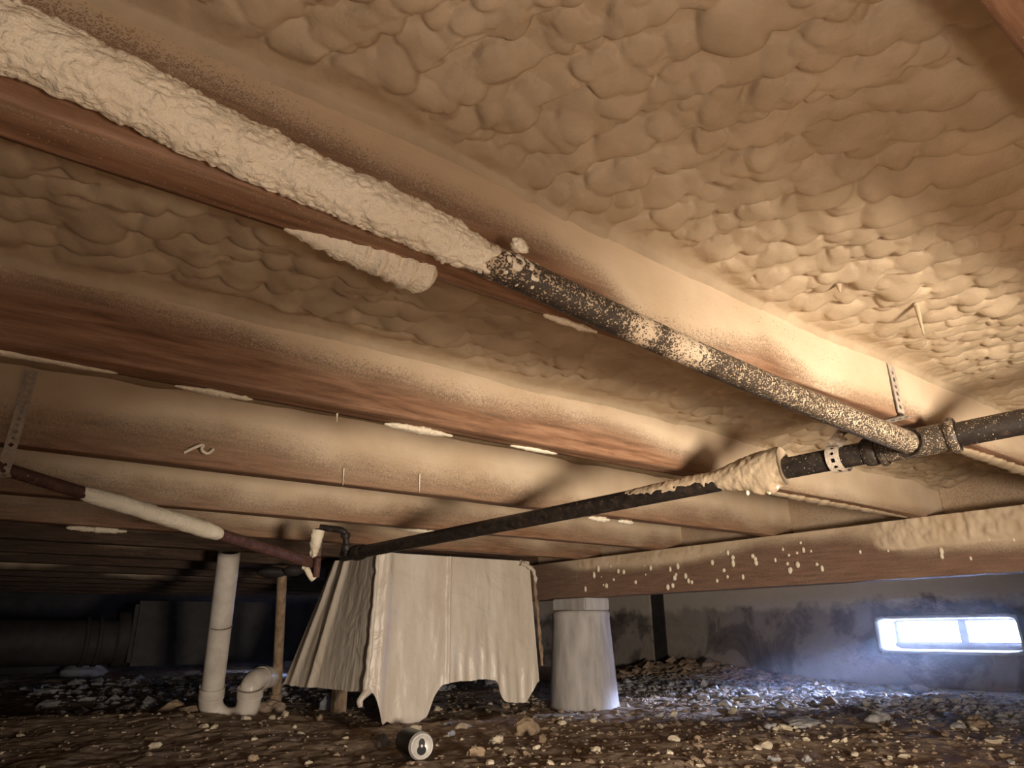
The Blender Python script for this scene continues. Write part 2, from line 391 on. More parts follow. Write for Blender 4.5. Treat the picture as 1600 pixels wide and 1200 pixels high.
for k, y in enumerate(JY):
    me, y1 = joist(k, y, -.6 if k < 4 else -1.44, 3.88, .008 if k in (2, 3) else .016)
    lab, g = jl.get(k, ('thin dark joist receding in the rows at the left rear, flecked with foam', 'joists receding into the dark left rear'))
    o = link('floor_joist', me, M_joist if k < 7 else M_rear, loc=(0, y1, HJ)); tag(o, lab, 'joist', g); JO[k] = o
def jpart(k, name, me, mat=None, label=None):
    me.transform(Matrix.Translation(-JO[k].location)); o = link(name, me, mat or M_sleeve, JO[k])
    if label: o['label'] = label
    return o
def ragged(name, x0, x1, y, z, ry, rz, seed, bumps=9, blunt=False):
    """lumpy foam tongue stuck along a joist's bottom edge"""
    n, m = 150, 36; s = np.linspace(0, 1, n)[:, None]; th = np.linspace(0, 2 * np.pi, m, endpoint=False)[None]
    env = np.clip(np.sin(np.pi * s), 0, 1) ** .45 * (.72 + .30 * fbm(s * bumps, 0 * s, seed, seed, 3)) + .02
    if blunt: env = np.clip(s * 1.1, 0, 1) ** .55 * np.sqrt(np.clip((1 - s) * 14, 0, 1)) * (.95 + .10 * fbm(s * 22, 0 * s, seed, seed, 2)) + .01
    rr = env * (1 + .22 * fbm(s * bumps * 2, np.cos(th) * 1.3 + 5, np.sin(th) * 1.3, seed + 5, 3))
    X = x0 + (x1 - x0) * s + 0 * th; Y = y + ry * rr * np.cos(th); Z = z + rz * rr * np.sin(th)
    return raw_mesh(name, np.stack([X, Y, Z], -1).reshape(-1, 3), grid_faces(n, m, True))
jpart(2, 'foam_tongue', ragged('foam_tongue', .125, .258, .448, .283, .020, .019, 3, 14, True), label='thick cream foam tongue under the joist')
jpart(2, 'foam_tongue', ragged('foam_tongue', .375, .445, .446, .2785, .006, .0045, 5))
jpart(3, 'foam_tongue', ragged('foam_tongue', .140, .232, .852, .277, .010, .005, 6))
jpart(3, 'foam_tongue', ragged('foam_tongue', .415, .530, .850, .276, .012, .007, 8))
jpart(3, 'foam_tongue', ragged('foam_tongue', .64, .74, .853, .2785, .008, .004, 9))
jpart(3, 'foam_tongue', ragged('foam_tongue', -.10, .08, .851, .279, .008, .004, 19))
jpart(3, 'foam_tongue', ragged('foam_tongue', 1.18, 2.0, .852, .278, .016, .008, 15, 60), M_foam)
jpart(2, 'foam_tongue', ragged('foam_tongue', 1.15, 2.02, .440, .278, .018, .008, 16, 60), M_foam)
jpart(4, 'foam_tongue', ragged('foam_tongue', 1.25, 1.33, 1.325, .275, .012, .010, 10))
jpart(4, 'foam_tongue', ragged('foam_tongue', 1.36, 1.42, 1.325, .275, .012, .008, 11))
jpart(5, 'foam_tongue', ragged('foam_tongue', .93, 1.18, 1.795, .276, .012, .008, 12, 14))
jpart(6, 'foam_tongue', ragged('foam_tongue', .16, .31, 2.245, .274, .014, .012, 13, 14))
jpart(3, 'foam_drip', drip((.345, .852, .279), .012, .0016)); jpart(4, 'foam_drip', drip((.545, 1.288, .31), .035, .002)); jpart(4, 'foam_drip', drip((.72, 1.288, .32), .04, .0025))
jpart(4, 'foam_curl', tube('foam_curl', smooth_path([(.245, 1.289, .300), (.262, 1.280, .312), (.275, 1.278, .318), (.268, 1.276, .306), (.282, 1.280, .300), (.292, 1.286, .312)]), .0028, 10, .002))

# ------------------------------------------------------------ foam bays
def lumps(X, Y, blobs, floor):
    WX = .0045 * fbm(X * 45, Y * 45, 0, 801, 2); WY = .0045 * fbm(X * 45, Y * 45, 0, 811, 2)
    H = floor.copy(); dx = X[1, 0] - X[0, 0]; dy = Y[0, 1] - Y[0, 0]; nx, ny = X.shape; x0, y0 = X[0, 0], Y[0, 0]
    for (cx, cy, a, b, ang, base, hh, lean) in blobs:
        R = max(a, b) * 1.05 + .005; i0, i1 = int((cx - R - x0) / dx), int((cx + R - x0) / dx) + 2; j0, j1 = int((cy - R - y0) / dy), int((cy + R - y0) / dy) + 2
        i0, j0 = max(i0, 0), max(j0, 0); i1, j1 = min(i1, nx), min(j1, ny)
        if i0 >= i1 or j0 >= j1: continue
        x = X[i0:i1, j0:j1] - cx; y = Y[i0:i1, j0:j1] - cy; c, s = math.cos(ang), math.sin(ang)
        x = x + WX[i0:i1, j0:j1]; y = y + WY[i0:i1, j0:j1]
        u = (x * c + y * s) / b; v = (-x * s + y * c) / a; q = 1 - (u * u + v * v)
        prof = np.where(q > 0, base + hh * 1.2 * (np.clip(q, 0, 1) ** .42 * (1 + lean * u) - .25), -1)
        S_ = H[i0:i1, j0:j1]; k = .0011; d = prof - S_
        H[i0:i1, j0:j1] = np.where(d > 0, prof, S_) + np.where(q > 0, k * np.exp(-np.abs(d) / k) * .5, 0)
    return H
def blur(H, n):
    for _ in range(n):
        H[1:-1] = (H[:-2] + 2 * H[1:-1] + H[2:]) / 4; H[:, 1:-1] = (H[:, :-2] + 2 * H[:, 1:-1] + H[:, 2:]) / 4
    return H
def bay(name, ya, yb, x0, x1, res, z0, seed, lean_ang, nper, size, amp, cove, label, group=None, mat=None):
    ya -= .004; yb += .004; R = np.random.default_rng(seed); nx = int((x1 - x0) / res) + 1; ny = max(8, int((yb - ya) / res) + 1)
    x = np.linspace(x0, x1, nx); y = np.linspace(ya, yb, ny); X, Y = np.meshgrid(x, y, indexing='ij')
    ca, sa = math.cos(lean_ang), math.sin(lean_ang)
    U = X * ca + Y * sa; Vr = -X * sa + Y * ca
    Uw = U + .012 * fbm(Vr * 9, U * 4, 0, seed + 1, 2)
    row = .040
    ph = (Uw / row) % 1.0
    floor = amp * 1.3 * (ph ** 1.6) + amp * 1.1 * fbm(X * 7, Y * 7, 0, seed + 2, 3)
    area = (x1 - x0) * (yb - ya); n = int(area * nper); B = []
    for i in range(n):
        cx, cy = R.uniform(x0, x1), R.uniform(ya, yb); u = cx * ca + cy * sa; 
        if R.random() < .75:   # snap to a spray row
            un = (math.floor(u / row) + .72 + R.normal(0, .12)) * row; cx += (un - u) * ca; cy += (un - u) * sa; base = amp * .75
        else: base = amp * R.uniform(-.1, .5)
        loc = float(fbm(cx * 5, cy * 5, 0, seed + 6, 2)); a = size * math.exp(R.normal(0, .30) + .45 * loc); b = a * R.uniform(.7, 1.3)
        base += amp * 1.0 * float(fbm(cx * 7, cy * 7, 0, seed + 2, 3))
        B.append((cx, cy, a, b, lean_ang + R.normal(0, .35), base + amp * R.uniform(-.25, .25), a * R.uniform(.26, .50), R.uniform(.3, .8)))
    H = lumps(X, Y, B, floor); H = blur(H, 1)
    e0 = np.clip(Y - ya - .004, 0, 1); e1 = np.clip(yb - .004 - Y, 0, 1); e = np.minimum(e0, e1)
    calm = sstep(.0, .045, e + .035 * fbm(X * 6, Y * 6, 0, seed + 9, 2))
    H = H * (.06 + .94 * calm) + (1 - calm) * .0006 * fbm(X * 150, Y * 150, 0, seed + 11, 2)
    rim = .006 * (np.clip(1 - e / .006, 0, 1) ** 2) + .010 * np.clip(1 - (np.minimum(Y - ya, yb - Y)) / .004, 0, 1)
    cv = rim + cove * np.exp(-e0 / .030) * (1 + .3 * fbm(X * 5, 0 * X, 1, seed, 2)) + cove * np.exp(-e1 / .034) * (1 + .3 * fbm(X * 5, 0 * X, 2, seed, 2))
    big = .008 * fbm(X * 2.3, Y * 3, 0, seed + 20, 2) + .004 * fbm(X * 9, Y * 9, 0, seed + 21, 2)
    Z = z0 - big - cv - H
    P = np.stack([X, Y, Z], -1)
    def up(r): q = r.copy(); q[..., 2] = HT - .002; return q
    P = np.concatenate([up(P[:1]), P, up(P[-1:])], 0); P = np.concatenate([up(P[:, :1]), P, up(P[:, -1:])], 1)
    me = raw_mesh(name, P.reshape(-1, 3), grid_faces(P.shape[0], P.shape[1], flip=True))
    return tag(link(name, me, mat or M_foam), label, 'insulation', group)
TH = .038
b1 = bay('spray_foam', JY[1], JY[2] - TH, -.35, 1.7, 0.0013, .388, 5, math.radians(27), 7500, .0108, .0062, .018,
    'large cream spray foam field of rounded lumps filling the bay at the top right')
b1b = None
b2 = bay('spray_foam', JY[2], JY[3] - TH, -.35, 2.15, .0022, .392, 17, math.radians(70), 3600, .0135, .0060, .018,
    'tan lumpy spray foam in the bay under the coated pipe, at middle left')
bay('spray_foam', JY[0], JY[1] - TH, -.6, 2.15, .008, .390, 23, .5, 900, .02, .007, .025, 'spray foam in the bay overhead past the top right joist')
LB = {3: 'smooth tan foam in the bay between the second and third joists down', 4: 'foam in the bay just above the iron elbow',
      5: 'foam in the bay above the white plastic wrapped duct'}
for k in range(3, 15):
    bay('spray_foam', JY[k], JY[k + 1] - TH, -1.3, 2.15 if k < 8 else 3.8, .012, .430, 40 + k, .5, 350, .03, .005, .008,
        LB.get(k, 'dim foam in the narrow bays at the left rear'), None if k in LB else 'foam in the rear bays', M_foam_far)
# coarse foam of the nearest bay beyond the waste pipe
bay('spray_foam', JY[1], JY[2] - TH, 1.7, 2.15, .003, .388, 6, math.radians(27), 3500, .014, .0065, .018,
    'cream foam behind the dark waste pipe at the right edge', None)
# thin strings hanging from the big field
for (x, y, l) in ((.845, .30, .042), (.72, .33, .010)):
    me = drip((x, y, .368), l, .0035); link('foam_drip', me, M_foam, b1)
# blocking above the girder
for k in range(1, 8):
    x0 = 2.155; mb = MB(); mb.box((x0, JY[k] + .001, HJ + .002), (x0 + .038, JY[k + 1] - TH - .001, HT - .001))
    me = mb.mesh('joist_blocking'); me2 = me
    a = me.attributes.new('spray', 'FLOAT', 'POINT'); a.data.foreach_set('value', np.full(len(me.vertices), .6, np.float32))
    o = link('joist_blocking', me, M_joist)
    names = {1: 'shadowed blocking board over the girder at the right edge', 2: 'grey shadowed blocking board above the girder between the two nearest joists',
             3: 'grey shadowed blocking board in the triangular gap left of the foamed girder end'}
    tag(o, names.get(k, 'small blocking board above the far girder'), 'blocking board', None if k in names else 'blocking boards above the far girder')

# ------------------------------------------------------------ girder
def build_girder():
    y0, y1 = -1.4, 2.60; z0, z1 = .122, HJ - .001
    ys = np.arange(y0, y1 + .004, .004); zf = np.linspace(z1, z0, 60); n1 = len(zf)
    loop = [(GX0, z) for z in zf] + [(x, z0) for x in np.linspace(GX0, GX1, 8)[1:]] + [(GX1, z) for z in np.linspace(z0, z1, 8)[1:]] + [(x, z1) for x in np.linspace(GX1, GX0, 6)[1:-1]]
    loop = np.array(loop); n = len(loop); Y = ys[:, None] + 0 * loop[:, 0]; X = loop[:, 0][None] + 0 * Y; Z = loop[:, 1][None] + 0 * Y
    front = (np.arange(n) < n1)[None] & (Y > -9)
    ze = np.interp(Y, [-1, .55, .75, .90, .98, 1.05, 1.35, 1.6, 1.9, 2.1, 2.25, 2.33, 2.5], [.17, .175, .18, .195, .235, .248, .255, .225, .215, .225, .235, .26, .30])
    lo = fbm(Y * 8, Z * 14, 0, 500, 3)
    sp = np.clip(.5 + (Z - ze + .012 * lo) / .08, .30, .98) + .16 * np.clip(fbm(Y * 3, Z * 6, 0, 510), 0, 1)
    heavy = sstep(1.0, .93, Y + .02 * lo) * sstep(.195, .225, Z + .01 * lo - .02 * sstep(.7, .95, Y) * 0)
    thick = heavy * (.009 + .0050 * fbm(Y * 75, Z * 40, 0, 520, 2)) + sp * .0015 * fbm(Y * 70, Z * 70, 0, 530, 2)
    mid = np.exp(-((Y - 1.75) / .22) ** 2 - ((Z - .255) / .022) ** 2); thick = thick + mid * (.008 + .003 * fbm(Y * 30, Z * 30, 0, 531, 2))
    mid2 = np.exp(-((Y - 2.15) / .10) ** 2 - ((Z - .26) / .020) ** 2); thick = thick + mid2 * (.006 + .003 * fbm(Y * 30, Z * 30, 0, 531, 2))
    X = np.where(front, X - thick, X); sp = np.where(front, np.clip(sp + heavy + mid * .6 + mid2 * .6, 0, 1), .25)
    V = np.stack([X, Y, Z], -1).reshape(-1, 3)
    F = np.vstack([grid_faces(len(ys), n, True, flip=True)])
    V = np.vstack([V, [(GX0 + GX1) / 2, y1, .2]])
    base = (len(ys) - 1) * n; j = np.arange(n)
    cap = np.stack([base + j, base + (j + 1) % n, np.full(n, len(V) - 1), np.full(n, len(V) - 1)], 1)
    me = bpy.data.meshes.new('girder'); me.from_pydata((V - np.array([GX0, 0, z0])).tolist(), [], [tuple(f) for f in F.tolist()] + [tuple(f[:3]) for f in cap.tolist()])
    for p in me.polygons: p.use_smooth = p.index < len(F)
    a = me.attributes.new('spray', 'FLOAT', 'POINT'); a.data.foreach_set('value', np.r_[sp.ravel(), .05].astype(np.float32))
    o = link('girder', me, M_girder, loc=(GX0, 0, z0)); tag(o, 'reddish brown wooden girder crossing at right under the joists, foam crusted along its top', 'beam')
    R = np.random.default_rng(3)
    for i in range(60):
        y = R.uniform(.6, 2.2) if i > 12 else R.uniform(1.2, 1.8); z = R.uniform(.14, .25); r = R.uniform(.0030, .0100) * (.6 + .4 * y / 2.0)
        V_, F_ = ICO[2]; v = V_ * np.array([r * .8, r, r * R.uniform(1, 1.9)]) + np.array([-.0005, y, z - z0])
        link('foam_bead', raw_mesh('foam_bead', v, F_), M_sleeve, o)
    return o
build_girder()

# ------------------------------------------------------------ pipes
def lerp(a, b, t): return np.asarray(a) * (1 - t) + np.asarray(b) * t
# world positions along the long waste line (right end -> left end)
MA, MB_ = np.array([1.07, .255, .2535]), np.array([.765, 1.765, .190])
d = MB_ - MA; A0 = MA - d * .25
MAIN = [A0, MB_]
def mainp(y): return lerp(MA, MB_, (y - MA[1]) / (MB_[1] - MA[1]))
root = empty('waste_pipe', tuple(mainp(.5)), 'long dark iron waste pipe running from right edge down to left, foam near its hub', 'pipe')
def main_spray(t, th, Q):
    y = Q[..., 1]; base = np.interp(y, [.1, .40, .62, .9, 1.3, 1.9], [.24, .24, .18, .10, .05, .04])
    return np.clip(base + .12 * np.cos(th - .5), 0.02, .6) 
link('pipe_body', rel(root, tube('pipe_body', MAIN, (.0175, .0155), 40, .006, None, main_spray)), M_iron, root)
def collar(cy, hw, r, par, name='collar', mat=None, sp=.25, bend=.003, p=None, dr=None):
    c = mainp(cy) if p is None else np.array(p); dd = (MB_ - MA) / np.linalg.norm(MB_ - MA) if dr is None else np.array(dr) / np.linalg.norm(dr)
    me = tube(name, [c - dd * hw, c + dd * hw], r, 36, .0012, None, lambda t, th, Q: sp + 0 * t * th,
              rfn=lambda t, th, R, L: R - bend * (np.abs(t / L - .5) * 2) ** 3 + .0005 * fbm(t * 200, np.cos(th) * 3, np.sin(th) * 3, 7, 2))
    return link(name, rel(par, me), mat or M_iron, par)
# hub / tee fitting
collar(.405, .046, .0205, root, 'tee_fitting', sp=.32, bend=.001); collar(.455, .0055, .0250, root); collar(.365, .0065, .0255, root, sp=.35)
collar(.470, .010, .0215, root, 'hub', sp=.2)
# foam sleeve on the waste pipe
def sleeve_off(t, th, Q):
    return .0020 * fbm(Q[..., 0] * 110, Q[..., 1] * 110, Q[..., 2] * 110, 31, 2) 
def sl_r(t, th, R, L):
    s = t / L   # 0 at the thick end
    thick = .0115 * sstep(.45, .08, s) * (1 + .35 * np.cos(th)) + .0022 * sstep(1.0, .75, s) * (.75 + .5 * np.cos(th - .6))
    low = .011 * sstep(.30, .12, s) * sstep(.02, .10, s) * np.clip(-np.cos(th), 0, 1) ** 4 * (.5 + .8 * vn(s * 24, 0, 0, 9))
    hidden = -.004 * sstep(.25, .5, s) * np.clip(-np.cos(th - .5) - .15, 0, 1)
    return R + thick + low + hidden
link('foam_sleeve', rel(root, tube('foam_sleeve', [mainp(.597), mainp(.60), mainp(.885)], (.0176, .0165), 72, .0014, sleeve_off, rfn=sl_r)), M_foam, root)
for yy, zz, rr in ((.625, -.031, .0045), (.64, -.026, .004), (.66, -.028, .0035), (.612, -.024, .005)):
    c = mainp(yy); link('foam_drip', rel(root, blob('foam_drip', (c[0] - .004, c[1], c[2] + zz), (rr, rr, rr * 1.4), seed=int(yy * 1000), sub=3)), M_sleeve, root)
# the little elbow branch off its left end
def P3(px, py, dd):
    r = RM @ np.array([px - 800, -(py - 600), 1065.]); return r * dd / 1065
e = [P3(541, 868, 1.80), P3(541, 836, 1.80), P3(536, 829, 1.80), P3(528, 827, 1.80), P3(500, 824, 1.80)]
link('elbow_branch', rel(root, tube('elbow_branch', smooth_path(e, 2), .0085, 24, .003, None, lambda t, th, Q: .08 + 0 * t * th)), M_iron, root)
collar(0, .010, .0135, root, p=P3(541, 856, 1.80), dr=(0, 0, 1), sp=.1); collar(0, .008, .0125, root, p=P3(540, 837, 1.80), dr=(0, 0, 1), sp=.12)
collar(0, .020, .0205, root, 'end_fitting', p=mainp(1.70), sp=.06)

# coated supply pipe
CA, CB = np.array([-.37, .262, .252]), np.array([.957, .398, .2405])
ctr = [P3(-260, -52, .33), P3(100, 97, .375), P3(400, 247, .442), P3(700, 377, .505), P3(1000, 517, .60), P3(1200, 605, .73), P3(1424, 694, .947)]
root = empty('supply_pipe', tuple(ctr[5]), 'thick foam-coated pipe running diagonally from the upper left corner to the hub', 'pipe')
pr = np.array([.0125, .0130, .0130, .0132, .0134, .0140, .0165])
def cr(t, th, R, L):
    pts = np.array(ctr); Ls = np.r_[0, np.cumsum(np.linalg.norm(np.diff(pts, axis=0), axis=1))]; return np.interp(t, Ls, pr) + 0 * th
LC = np.r_[0, np.cumsum(np.linalg.norm(np.diff(np.array(ctr), axis=0), axis=1))]
print('CTR', [np.round(c, 3).tolist() for c in ctr], LC)
CD = np.array([np.array(c) for c in ctr])
def coat_spray(t, th, Q):
    # th: 0 up, +-pi/2 sides.  light patches where overspray settled on the room side
    side = np.cos(th - TH0)
    tt = t + 0 * th
    b = np.interp(tt, [0, LC[3], LC[3] + .06, LC[4] - .03, LC[4], LC[4] + .02, LC[4] + .045, LC[4] + .07, LC[4] + .1, LC[5], LC[6]], [.75, .6, .22, .18, .62, .22, .5, .5, .20, .24, .30])
    return np.clip(b + .18 * side, .02, 1)
TH0 = 1.75
link('pipe_body', rel(root, tube('pipe_body', smooth_path(ctr, 3), .013, 48, .004, None, coat_spray, rfn=cr)), M_iron, root)
def coat_r(t, th, R, L):
    s = t; end = LC[3] + .035
    amt = np.interp(t, [0, LC[1], LC[2], LC[3] - .03, LC[3], end], [.0085, .0075, .0062, .0050, .0034, -.002])
    side = np.cos(th - TH0)
    cov = sstep(-.50, .05, side + .10 * fbm(t * 14, np.cos(th), np.sin(th), 71, 2))
    return np.interp(t, LC, pr) - .0015 + (amt + .0015) * cov * (.75 + .35 * side)
def coat_off(t, th, Q):
    return .0025 * np.abs(fbm(Q[..., 0] * 230, Q[..., 1] * 230, Q[..., 2] * 230, 61, 1)) ** .8 + .0012 * fbm(Q[..., 0] * 110, Q[..., 1] * 110, Q[..., 2] * 110, 64, 1) + .0013 * fbm(Q[..., 0] * 60, Q[..., 1] * 60, Q[..., 2] * 60, 62, 2)
link('foam_sleeve', rel(root, tube('foam_sleeve', smooth_path([c for c in ctr[:4]] + [tuple(lerp(ctr[3], ctr[4], .40))], 3), .014, 130, .0011, coat_off, rfn=coat_r)), M_sleeve, root)
c = P3(812, 384, .50); link('foam_lump', rel(root, blob('foam_lump', c, (.008, .005, .005), .2, .5, 2, 4, 4)), M_sleeve, root)
dd = CD[6] - CD[5]
me = tube('collar', [CD[6] - .018 * dd / np.linalg.norm(dd), CD[6] - .008 * dd / np.linalg.norm(dd)], .0205, 36, .0015, None, lambda t, th, Q: .25 + 0 * t * th)
link('collar', rel(root, me), M_iron, root)

# left pipe
LA, LB_ = np.array(P3(-160, 682, .93)), np.array(P3(490, 880, 1.80))
def lp(px): 
    t = np.linspace(0, 1, 400); pts = LA[None] * (1 - t[:, None]) + LB_[None] * t[:, None]
    cc = pts @ RM; sx = 800 + 1065 * cc[:, 0] / cc[:, 2]; return pts[np.argmin(np.abs(sx - px))]
root = empty('water_pipe', tuple(lp(240)), 'thin rusty pipe at the left hung in a perforated strap, white foam sleeve midway', 'pipe')
link('pipe_body', rel(root, tube('pipe_body', [LA, LB_], (.0092, .0148), 28, .006, None, lambda t, th, Q: np.clip(.10 + .30 * np.clip(np.cos(th), 0, 1) ** 2 * sstep(.9, 1.3, t), 0, 1) + 0 * t)), M_rust, root)
def lsr(t, th, R, L):
    s = t / L; e = np.sqrt(np.clip(1 - (np.abs(s - .5) * 2) ** 8, 0, 1)); return R + .0042 * e * (1 + .35 * np.cos(th)) + .0022 * fbm(t * 26, np.cos(th), np.sin(th), 91, 3) * e - .001 * (1 - e) * 2
link('foam_sleeve', rel(root, tube('foam_sleeve', [lp(124), lp(343)], (.0103, .0130), 40, .002, lambda t, th, Q: .0008 * fbm(Q[..., 0] * 160, Q[..., 1] * 160, Q[..., 2] * 160, 5, 2), rfn=lsr)), M_sleeve, root)
# foam-crusted valve between the two pipes
root = empty('shutoff_valve', tuple(P3(490, 880, 1.80)), 'small foam-crusted valve where the two iron pipes meet under the joists', 'valve')
link('valve_body', rel(root, tube('valve_body', [P3(500, 826, 1.82), P3(492, 880, 1.80)], .012, 20, .003, None, lambda t, th, Q: .25 + 0 * t * th)), M_rust, root)
link('foam_crust', rel(root, tube('foam_crust', smooth_path([P3(497, 829, 1.79), P3(494, 845, 1.78), P3(491, 860, 1.785), P3(487, 874, 1.79)]), (.019, .007), 24, .002, lambda t, th, Q: .004 * fbm(Q[..., 0] * 60, Q[..., 1] * 60, Q[..., 2] * 60, 15, 3))), M_sleeve, root)
link('clamp', rel(root, tube('clamp', [P3(497, 870, 1.77), P3(494, 901, 1.77)], .009, 8, .004, None, lambda t, th, Q: .05 + 0 * t * th)), M_rust, root)
link('foam_crust', rel(root, tube('foam_crust', smooth_path([P3(474, 886, 1.78), P3(481, 890, 1.775), P3(485, 899, 1.77), P3(491, 906, 1.77)]), (.006, .009), 18, .002, lambda t, th, Q: .004 * fbm(Q[..., 0] * 70, Q[..., 1] * 70, Q[..., 2] * 70, 16, 3))), M_sleeve, root)
link('foam_bead', rel(root, blob('foam_bead', P3(491, 867, 1.775), (.006, .006, .007), seed=5, sub=3)), M_sleeve, root)

# perforated hanger straps
def strap(name, path, w, wdir, label, par=None, mat=None):
    """ribbon with real holes: quads around square-ish holes"""
    P, t, L = resample(path, .0012); n = len(P); wd = np.array(wdir, float); wd = wd[None] + 0 * P if wd.ndim == 1 else np.stack([np.interp(t / L, wd[:, 0], wd[:, k]) for k in (1, 2, 3)], 1); T = np.gradient(P, axis=0); T /= np.linalg.norm(T, axis=1)[:, None]
    W_ = wd - T * np.sum(T * wd, 1)[:, None]; W_ /= np.linalg.norm(W_, axis=1)[:, None]; Nn = np.cross(T, W_)
    m = 15; s = np.linspace(-.5, .5, m) * w
    keep = []; V = (P[:, None] + W_[:, None] * s[None, :, None]).reshape(-1, 3); V2 = V + np.repeat(Nn, m, 0) * .0012
    pitch = .0105
    hole = np.zeros((n, m), bool)
    for k in range(int(L / pitch)):
        c = (k + .5) * pitch; off = .0 ; r = .0026 if k % 2 else .0017
        hole |= ((t[:, None] - c) ** 2 + (s[None] - off) ** 2) < r * r
    F = []
    for i in range(n - 1):
        for j in range(m - 1):
            h = hole[i, j] or hole[i + 1, j] or hole[i, j + 1] or hole[i + 1, j + 1]
            if not h: F.append((i * m + j, (i + 1) * m + j, (i + 1) * m + j + 1, i * m + j + 1))
    nV = len(V); F2 = [tuple(x + nV for x in f[::-1]) for f in F]
    me = bpy.data.meshes.new(name); me.from_pydata(np.vstack([V, V2]).tolist(), [], F + F2); 
    a = me.attributes.new('spray', 'FLOAT', 'POINT'); a.data.foreach_set('value', np.full(2 * nV, .5, np.float32))
    o = link(name, me, M_strap); o['label'] = label; o['category'] = 'strap'; return o
M_strap = mat_spray('strap_steel', [(.3, (.22, .20, .19)), (.7, (.40, .37, .34))], (1, 1, 1), 60, .5, .0006, 620)
sp_ = lp(6); 
strap('hanger_strap', [sp_ + np.array([.004, .0, -.0135]), sp_ + np.array([.0, -.012, -.008]), sp_ + np.array([.001, -.0125, .01]), (sp_[0] + .004, 1.284, .335), (sp_[0] + .005, 1.2865, .40)], .017, (1, 0, 0), 'grey perforated strap at the left edge holding the thin rusty pipe')
c0 = mainp(.515)
loop = [(c0[0] - .0 + .0205 * math.sin(a), c0[1], c0[2] + .0205 * math.cos(a)) for a in np.linspace(2.9, 2.9 + 4.0, 30)]
loop2 = [(c0[0] - .0205 * math.sin(a), c0[1], c0[2] - .0205 * math.cos(a)) for a in np.linspace(-2.6, 2.6, 40)]
top_ = [(c0[0] - .010, .462, .2775), (c0[0] - .012, .40, .278), (c0[0] - .012, .4075, .285), (c0[0] - .012, .4085, .36)]
me_pts = loop2[:]
strap('hanger_strap', me_pts + [(c0[0] - .018, c0[1] - .02, .272)] + top_, .020, (0, 1, 0) if False else [(0, -.2, 1, 0), (.40, -.2, 1, 0), (.55, 1, .4, 0), (.7, 1, 0, 0), (1, 1, 0, 0)], 'speckled perforated strap looped round the dark waste pipe beside the hub')

# ------------------------------------------------------------ PVC trap
tr = [P3(358.5, 860, 2.55), P3(331, 1086, 2.60), P3(327, 1108, 2.60), P3(343, 1122, 2.60), P3(372, 1122, 2.60), P3(388, 1112, 2.60), P3(390, 1078, 2.60), P3(396, 1060, 2.62), P3(410, 1054, 2.70), P3(432, 1056, 2.85)]
R3 = .041
root = empty('drain_trap', tuple(P3(345, 1125, 2.6)), 'dirty white plastic drain pipe ending in a U-bend trap on the ground', 'drain pipe')
link('straight_pipe', rel(root, tube('straight_pipe', [tr[0], tr[1]], (.040, .041), 36, .02)), M_pvc, root)
ub = smooth_path([P3(331, 1076, 2.6), P3(328, 1106, 2.6), P3(345, 1121, 2.6), P3(372, 1121, 2.6), P3(388, 1108, 2.6), P3(391, 1078, 2.6)], 3)
link('u_bend', rel(root, tube('u_bend', ub, .0435, 36, .008, None, None, rfn=lambda t, th, R, L: R - .009 * np.exp(-((t / L - .5) / .16) ** 2))), M_pvc, root)
link('elbow', rel(root, tube('elbow', smooth_path([P3(390, 1084, 2.6), P3(393, 1068, 2.61), P3(404, 1060, 2.67), P3(418, 1058, 2.76), P3(436, 1058, 2.9)], 3), .040, 36, .008)), M_pvc, root)
def ringm(name, a, b, r): return tube(name, [a, b], r, 36, .004)
link('coupling', rel(root, ringm('coupling', P3(332, 1072, 2.6), P3(330, 1090, 2.6), .0465)), M_pvc, root)
link('coupling', rel(root, ringm('coupling', P3(391.5, 1074, 2.6), P3(390.5, 1088, 2.6), .0475)), M_pvc, root)
link('coupling', rel(root, ringm('coupling', P3(407, 1060, 2.69), P3(413, 1059, 2.73), .0435)), M_pvc, root)
M_mark = mat_simple('joint_grime', [(.3, (.20, .15, .11)), (.7, (.30, .24, .18))], 60, .7, 0)
link('joint_ring', rel(root, ringm('joint_ring', P3(345.2, 977, 2.575), P3(345, 979, 2.575), .0412)), M_mark, root)
# bare vertical pipe
root = empty('stand_pipe', tuple(P3(430, 1100, 2.8)), 'narrow rusty tan upright pipe between the drain trap and the plastic wrapped duct', 'pipe')
link('pipe_body', rel(root, tube('pipe_body', [P3(441, 895, 2.78), P3(431, 1112, 2.8)], .0195, 24, .02)), M_brown, root)
link('collar', rel(root, tube('collar', [P3(431.5, 1082, 2.8), P3(431, 1092, 2.8)], .024, 24, .004)), M_brown, root)
prof = [(0.001, -.018), (.03, -.017), (.062, -.006), (.068, .004), (.05, .016), (.02, .024), (.001, .025)]
me = lathe('flange', prof, 40); me.transform(Matrix.Translation(Vector(P3(428, 896, 2.78)))); link('flange', rel(root, me), M_dark, root)
me = lathe('valve_wheel', [(r * .6, z) for r, z in prof], 30); me.transform(Matrix.Translation(Vector(P3(459, 893, 2.74)))); link('valve_wheel', rel(root, me), M_dark, root)

